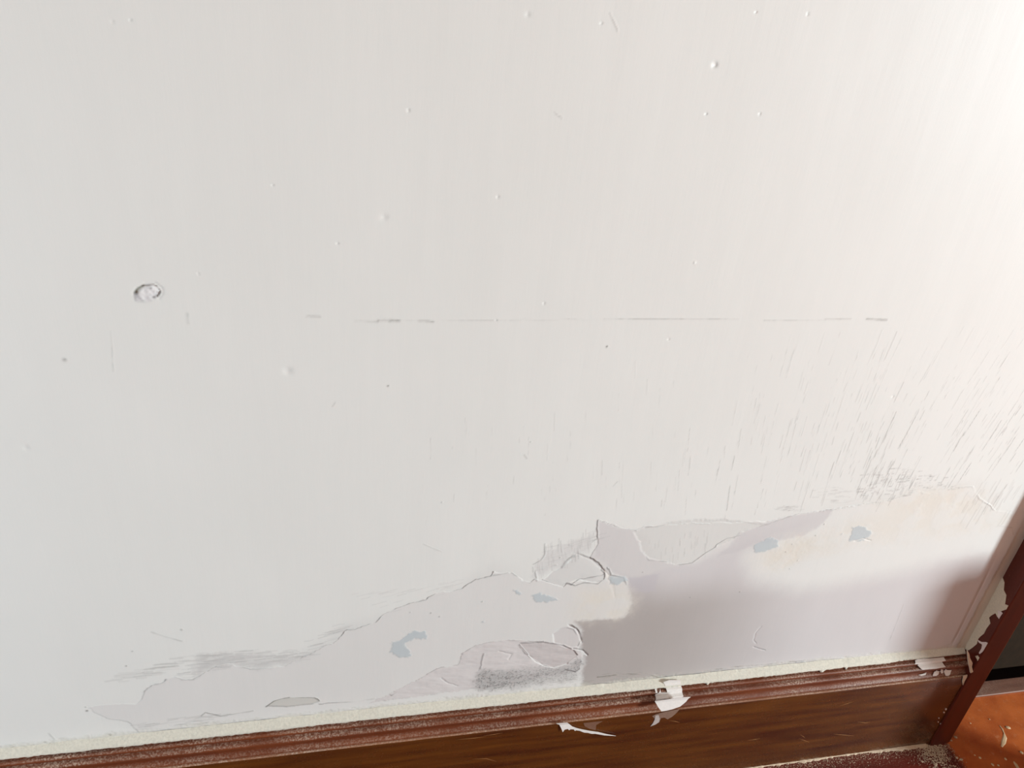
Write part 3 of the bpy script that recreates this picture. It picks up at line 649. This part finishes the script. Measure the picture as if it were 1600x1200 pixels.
# chips on the moulding near the door casing
chip('paint_flake', [(1426,1034),(1432,1030),(1440,1029),(1456,1028),(1468,1027),(1474,1026),(1475,1029),(1470,1031),(1472,1035),(1474,1038),(1466,1039),(1459,1042),(1448,1041),(1438,1042),(1433,1039),(1434,1036)], FLAKE, film(), SK, 'large ragged white paint flake on moulding near the door casing', 'paint flake', 'paint flakes on the moulding')
chip('paint_flake', [(1456,1054),(1459,1049),(1463,1047),(1467,1048),(1465,1052),(1461,1054)], FLAKE, film(), SK, 'leftmost of three small white flakes below the large ragged flake', 'paint flake', 'paint flakes on the moulding')
chip('paint_flake', [(1468,1048),(1470,1045),(1473,1046),(1473,1049),(1470,1051)], FLAKE, film(), SK, 'middle and smallest of three small white flakes below the large flake', 'paint flake', 'paint flakes on the moulding')
chip('paint_flake', [(1474,1048),(1477,1045),(1481,1046),(1486,1046),(1483,1051),(1480,1055),(1476,1054)], FLAKE, film(), SK, 'rightmost of three small white flakes, heart-shaped, nearest the casing', 'paint flake', 'paint flakes on the moulding')
chip('paint_flake', [(1434,1053),(1440,1052),(1447,1050),(1445,1053),(1438,1054)], FLAKE, film(), SK, 'thin pale sliver of paint left of the three small flakes', 'paint flake', 'paint flakes on the moulding')

# chips on the side of the casing
def clampside(px, py):
    y, z = side_pt(px, py); return (max(-0.0292, min(-0.0004, y)), z)
chip('paint_flake', [(1527,999),(1534,1003),(1541,1003),(1545,1006),(1549,1009),(1546,1013),(1543,1018),(1546,1019),(1545,1024),(1542,1022),(1540,1020),(1535,1019),(1531,1022),(1530,1020),(1534,1013),(1535,1007),(1530,1004)], PINKW, on_side, clampside, 'pinkish white ragged flake on dark casing side, lowest large one', 'paint flake', 'paint flakes on the casing')
chip('paint_flake', [(1560,953),(1566,956),(1568,958),(1565,962),(1562,967),(1560,963),(1561,958)], PINKW, lambda a, b, h: (0.955 - 0.0012 - h, a, b), clampside, 'pinkish white tongue of paint hanging from filler edge on the casing', 'paint flake', 'paint flakes on the casing')
chip('paint_flake', [(1524,1025),(1528,1024),(1531,1028),(1534,1031),(1530,1035),(1527,1030)], CREAM2, on_side, clampside, 'small cream forked flake under the large pinkish flake on the casing', 'paint flake', 'paint flakes on the casing')
chip('filler_drip', [(1510,1014),(1513,1020),(1514,1026),(1518,1034),(1517,1040),(1519,1048),(1515,1050),(1514,1043),(1512,1036),(1511,1026)], CREAM2, lambda a, b, h: (a, -0.0275 - h * 2, b), lambda px, py: W(px, py, -0.0275), 'cream filler drip in the corner where skirting moulding meets the casing', 'filler drip', thick=0.0012)
chip('filler_crumb', [(1505,1055),(1511,1054),(1510,1058),(1507,1063),(1504,1070),(1503,1064)], CREAM2, lambda a, b, h: (a, -0.0275 - h, b), lambda px, py: W(px, py, -0.0275), 'cream filler crumb below the drip at the end of the moulding', 'filler crumb', thick=0.001)

# grains, crumbs and heaps
def grain(bm, x, y, z, r, rng):
    vs = []
    for d in ((1, 0, 0), (-1, 0, 0), (0, 1, 0), (0, -1, 0), (0, 0, 1), (0, 0, -0.3)):
        k = rng.uniform(0.6, 1.25); vs.append(bm.verts.new((x + d[0] * r * k * 1.3, y + d[1] * r * k, z + d[2] * r * k)))
    for f in ((0, 2, 4), (2, 1, 4), (1, 3, 4), (3, 0, 4), (2, 0, 5), (1, 2, 5), (3, 1, 5), (0, 3, 5)):
        bm.faces.new([vs[i] for i in f])
def mesh_obj(name, bm, mat, parent=None):
    bmesh.ops.recalc_face_normals(bm, faces=bm.faces[:])
    me = bpy.data.meshes.new(name); bm.to_mesh(me); bm.free(); me.materials.append(mat)
    o = bpy.data.objects.new(name, me); C.objects.link(o)
    if parent: o.parent = parent
    return o
DUSTP = make_plain('plaster_dust', lin(206, 184, 158), 0.9, 0.6, 500, 0.08)
rng = np.random.RandomState(4)
bm = bmesh.new()
# continuous ridge of dust against the board foot
n = 520; xr = np.linspace(0.20, 0.948, n); na = vnoise(xr, xr * 0, 30, 91, 3); nb = vnoise(xr, xr * 0 + 2, 200, 92, 2)
rows = []
for i in range(n):
    wdt = max(0.0005, 0.0024 + 0.0034 * na[i] + 0.0026 * nb[i]) * (0.5 + 0.5 * ss(xr[i], 0.35, 0.7)) * (1 + 1.1 * float(ss(xr[i], 0.88, 0.945)))
    rows.append([bm.verts.new(p) for p in ((xr[i], -0.0266, 0.0022 + 0.0008 * nb[i]), (xr[i], -0.0268 - wdt * 0.5, 0.0015 + 0.0004 * na[i]), (xr[i], -0.0268 - wdt, 0.0001))])
for i in range(n - 1):
    for j in range(2): bm.faces.new((rows[i][j], rows[i + 1][j], rows[i + 1][j + 1], rows[i][j + 1]))
for k in range(2300):
    x = rng.uniform(0.2, 0.97) if k % 2 else rng.normal(0.952, 0.016)
    spread = 0.010 if x < 0.9 else 0.026
    y = -0.027 - abs(rng.normal()) * spread
    if x > 0.955: y = -0.031 - abs(rng.normal()) * 0.022
    if x > 1.0 or (x < 0.5 and rng.rand() < 0.5): continue
    grain(bm, x, y, 0.0002, rng.uniform(0.00035, 0.0009) * (1.5 if 0.935 < x < 0.975 and k % 4 == 0 else 1.0), rng)
dst = mesh_obj('plaster_dust', bm, DUSTP); tag(dst, 'cream plaster dust swept along the foot of the skirting', 'dust', kind='stuff')

def blob(name, x, y, r, label, cat, group=None, elong=1.0, rot=0.0, mat=DUSTP, hgt=0.35):
    bm = bmesh.new(); bmesh.ops.create_icosphere(bm, subdivisions=2, radius=1.0); rr = random.Random(int(x * 9999) + int(y * 777))
    for v in bm.verts:
        k = 1 + rr.uniform(-0.22, 0.22); vx, vy = v.co.x * r * elong * k, v.co.y * r * k
        v.co = Vector((vx * math.cos(rot) - vy * math.sin(rot), vx * math.sin(rot) + vy * math.cos(rot), max(0.0, v.co.z) * r * hgt))
    o = mesh_obj(name, bm, mat); o.location = (x, y, 0.0002); tag(o, label, cat, group); return o
def trail(name, pxs, widths, label, cat, mat=DUSTP, hgt=0.0006):
    pts = [FL(*q) for q in pxs]; bm = bmesh.new(); rows = []
    for i, (x, y) in enumerate(pts):
        a = pts[max(0, i - 1)]; b = pts[min(len(pts) - 1, i + 1)]; tx, ty = b[0] - a[0], b[1] - a[1]; L = math.hypot(tx, ty); nx, ny = -ty / L, tx / L; wd = widths[i]
        rows.append([bm.verts.new((x + nx * wd * k, y + ny * wd * k, h)) for k, h in ((-1, 0.0001), (-0.5, hgt), (0.5, hgt), (1, 0.0001))])
    for i in range(len(rows) - 1):
        for j in range(3): bm.faces.new((rows[i][j], rows[i][j + 1], rows[i + 1][j + 1], rows[i + 1][j]))
    bm.faces.new(rows[0]); bm.faces.new(rows[-1])
    o = mesh_obj(name, bm, mat); tag(o, label, cat); return o
PALE = make_plain('dried_filler', lin(222, 190, 148), 0.7, 0.2, 400, 0.04)
x, y = FL(1575, 1137); blob('filler_splash', x, y, 0.0032, 'pale round filler splash on orange floor above the curved smear', 'splash', None, 1.3, -0.6, PALE)
trail('filler_smear', [(1562,1134),(1566,1139),(1569,1146),(1570,1152),(1568,1160),(1565,1167)], [0.0006, 0.0012, 0.0010, 0.0034, 0.0036, 0.0014], 'pale curved filler smear on the orange floor beside the casing', 'smear', PALE)
trail('filler_smear', [(1584,1190),(1587,1194),(1590,1199),(1592,1206)], [0.0012, 0.0028, 0.0026, 0.0012], 'pale short filler smear on orange floor at the bottom right corner', 'smear', PALE)
# single crumbs, each a thing of its own
crumbs = [(1546,1124,.0013,'tiny pale crumb on orange floor nearest the threshold'),(1516,1130,.0010,'tiny crumb on the floor touching the outer edge of casing'),
          (1493,1152,.0026,'pale crumb at the foot of the outer casing edge'),(1486,1157,.0019,'pale crumb just left of the casing foot crumb'),
          (1502,1187,.0022,'elongated pale chip on dark floor beside the orange boundary'),(1495,1184,.0018,'small pale chip left of the elongated chip on dark floor'),
          (1441,1190,.0022,'elongated pale chip on dark red floor left of the dust heap'),(1445,1178,.0016,'small round pale crumb on dark red floor by the dust heap'),
          (1462,1195,.0024,'large pale crumb at the lower tip of the dust heap'),(1470,1188,.0020,'pale crumb on the right side of the dust heap'),
          (1531,1184,.0022,'peach coloured crumb on orange floor beside the dark boundary'),(1571,1186,.0018,'peach coloured crumb on orange floor under the curved smear'),
          (1551,1195,.0022,'peach coloured crumb at the bottom edge of the orange floor'),(1560,1196,.0018,'small peach crumb at bottom edge, right of another crumb'),
          (1596,1176,.0022,'pale crumb on orange floor at the right picture edge'),(1523,1180,.0011,'tiny crumb just on the orange side of the boundary')]
for i, (px_, py_, r, lab) in enumerate(crumbs):
    x, y = FL(px_, py_); blob('plaster_crumb', x, y, r, lab, 'crumb', 'plaster crumbs on the floor', 1.0 + 0.7 * ((i * 37) % 10) / 10, -0.7 + 0.2 * i, DUSTP if px_ < 1505 else PALE, 0.5)
# bright flecks down the seam between skirting and casing
for i, (px_, py_, lab) in enumerate([(1478,1108,'bright fleck of paint, largest, halfway down the casing seam'),(1475,1113,'bright fleck just below the largest one on the casing seam'),(1467,1122,'faint fleck low on the casing seam, above another'),(1466,1128,'faint fleck low on the casing seam, left of the lowest'),(1470,1131,'lowest bright fleck on the casing seam near the floor')]):
    r = (1.5, 1.1, 0.9, 0.8, 1.2)[i]
    chip('paint_fleck', [(px_ - r, py_ + r * 0.5), (px_ - r * 0.3, py_ - r), (px_ + r, py_ - r * 0.6), (px_ + r * 0.5, py_ + r * 0.8), (px_ - r * 0.4, py_ + r)], PINKW, lambda a, b, h: (a, -0.0267 - h, b), lambda px, py: W(px, py, -0.0268), lab, 'paint fleck', 'paint flecks on the casing seam')
# scratches through the varnish of the skirting
SCR = make_plain('bare_wood_scratch', lin(150, 104, 62), 0.6)
for pl in ([(755,1150),(772,1147),(786,1145)], [(712,1156),(740,1153),(760,1151)], [(738,1186),(760,1185),(776,1190)], [(1248,1154),(1258,1157),(1265,1160)], [(1302,1147),(1318,1148),(1334,1150)],
           [(1312,1103),(1324,1099),(1334,1096)], [(1250,1148),(1256,1151),(1258,1154)], [(1046,1126),(1056,1127),(1062,1129)], [(1168,1157),(1180,1155),(1188,1154)], [(1340,1128),(1352,1129),(1360,1128)]):
    p = pl + [(q[0], q[1] + 0.8) for q in reversed(pl[1:-1])]
    chip('scratch', p, SCR, lambda a, b, h: (a, -0.0266 - h, b), lambda px, py: W(px, py, -0.0267), parent=base, thick=0.00015, cell=0.01)
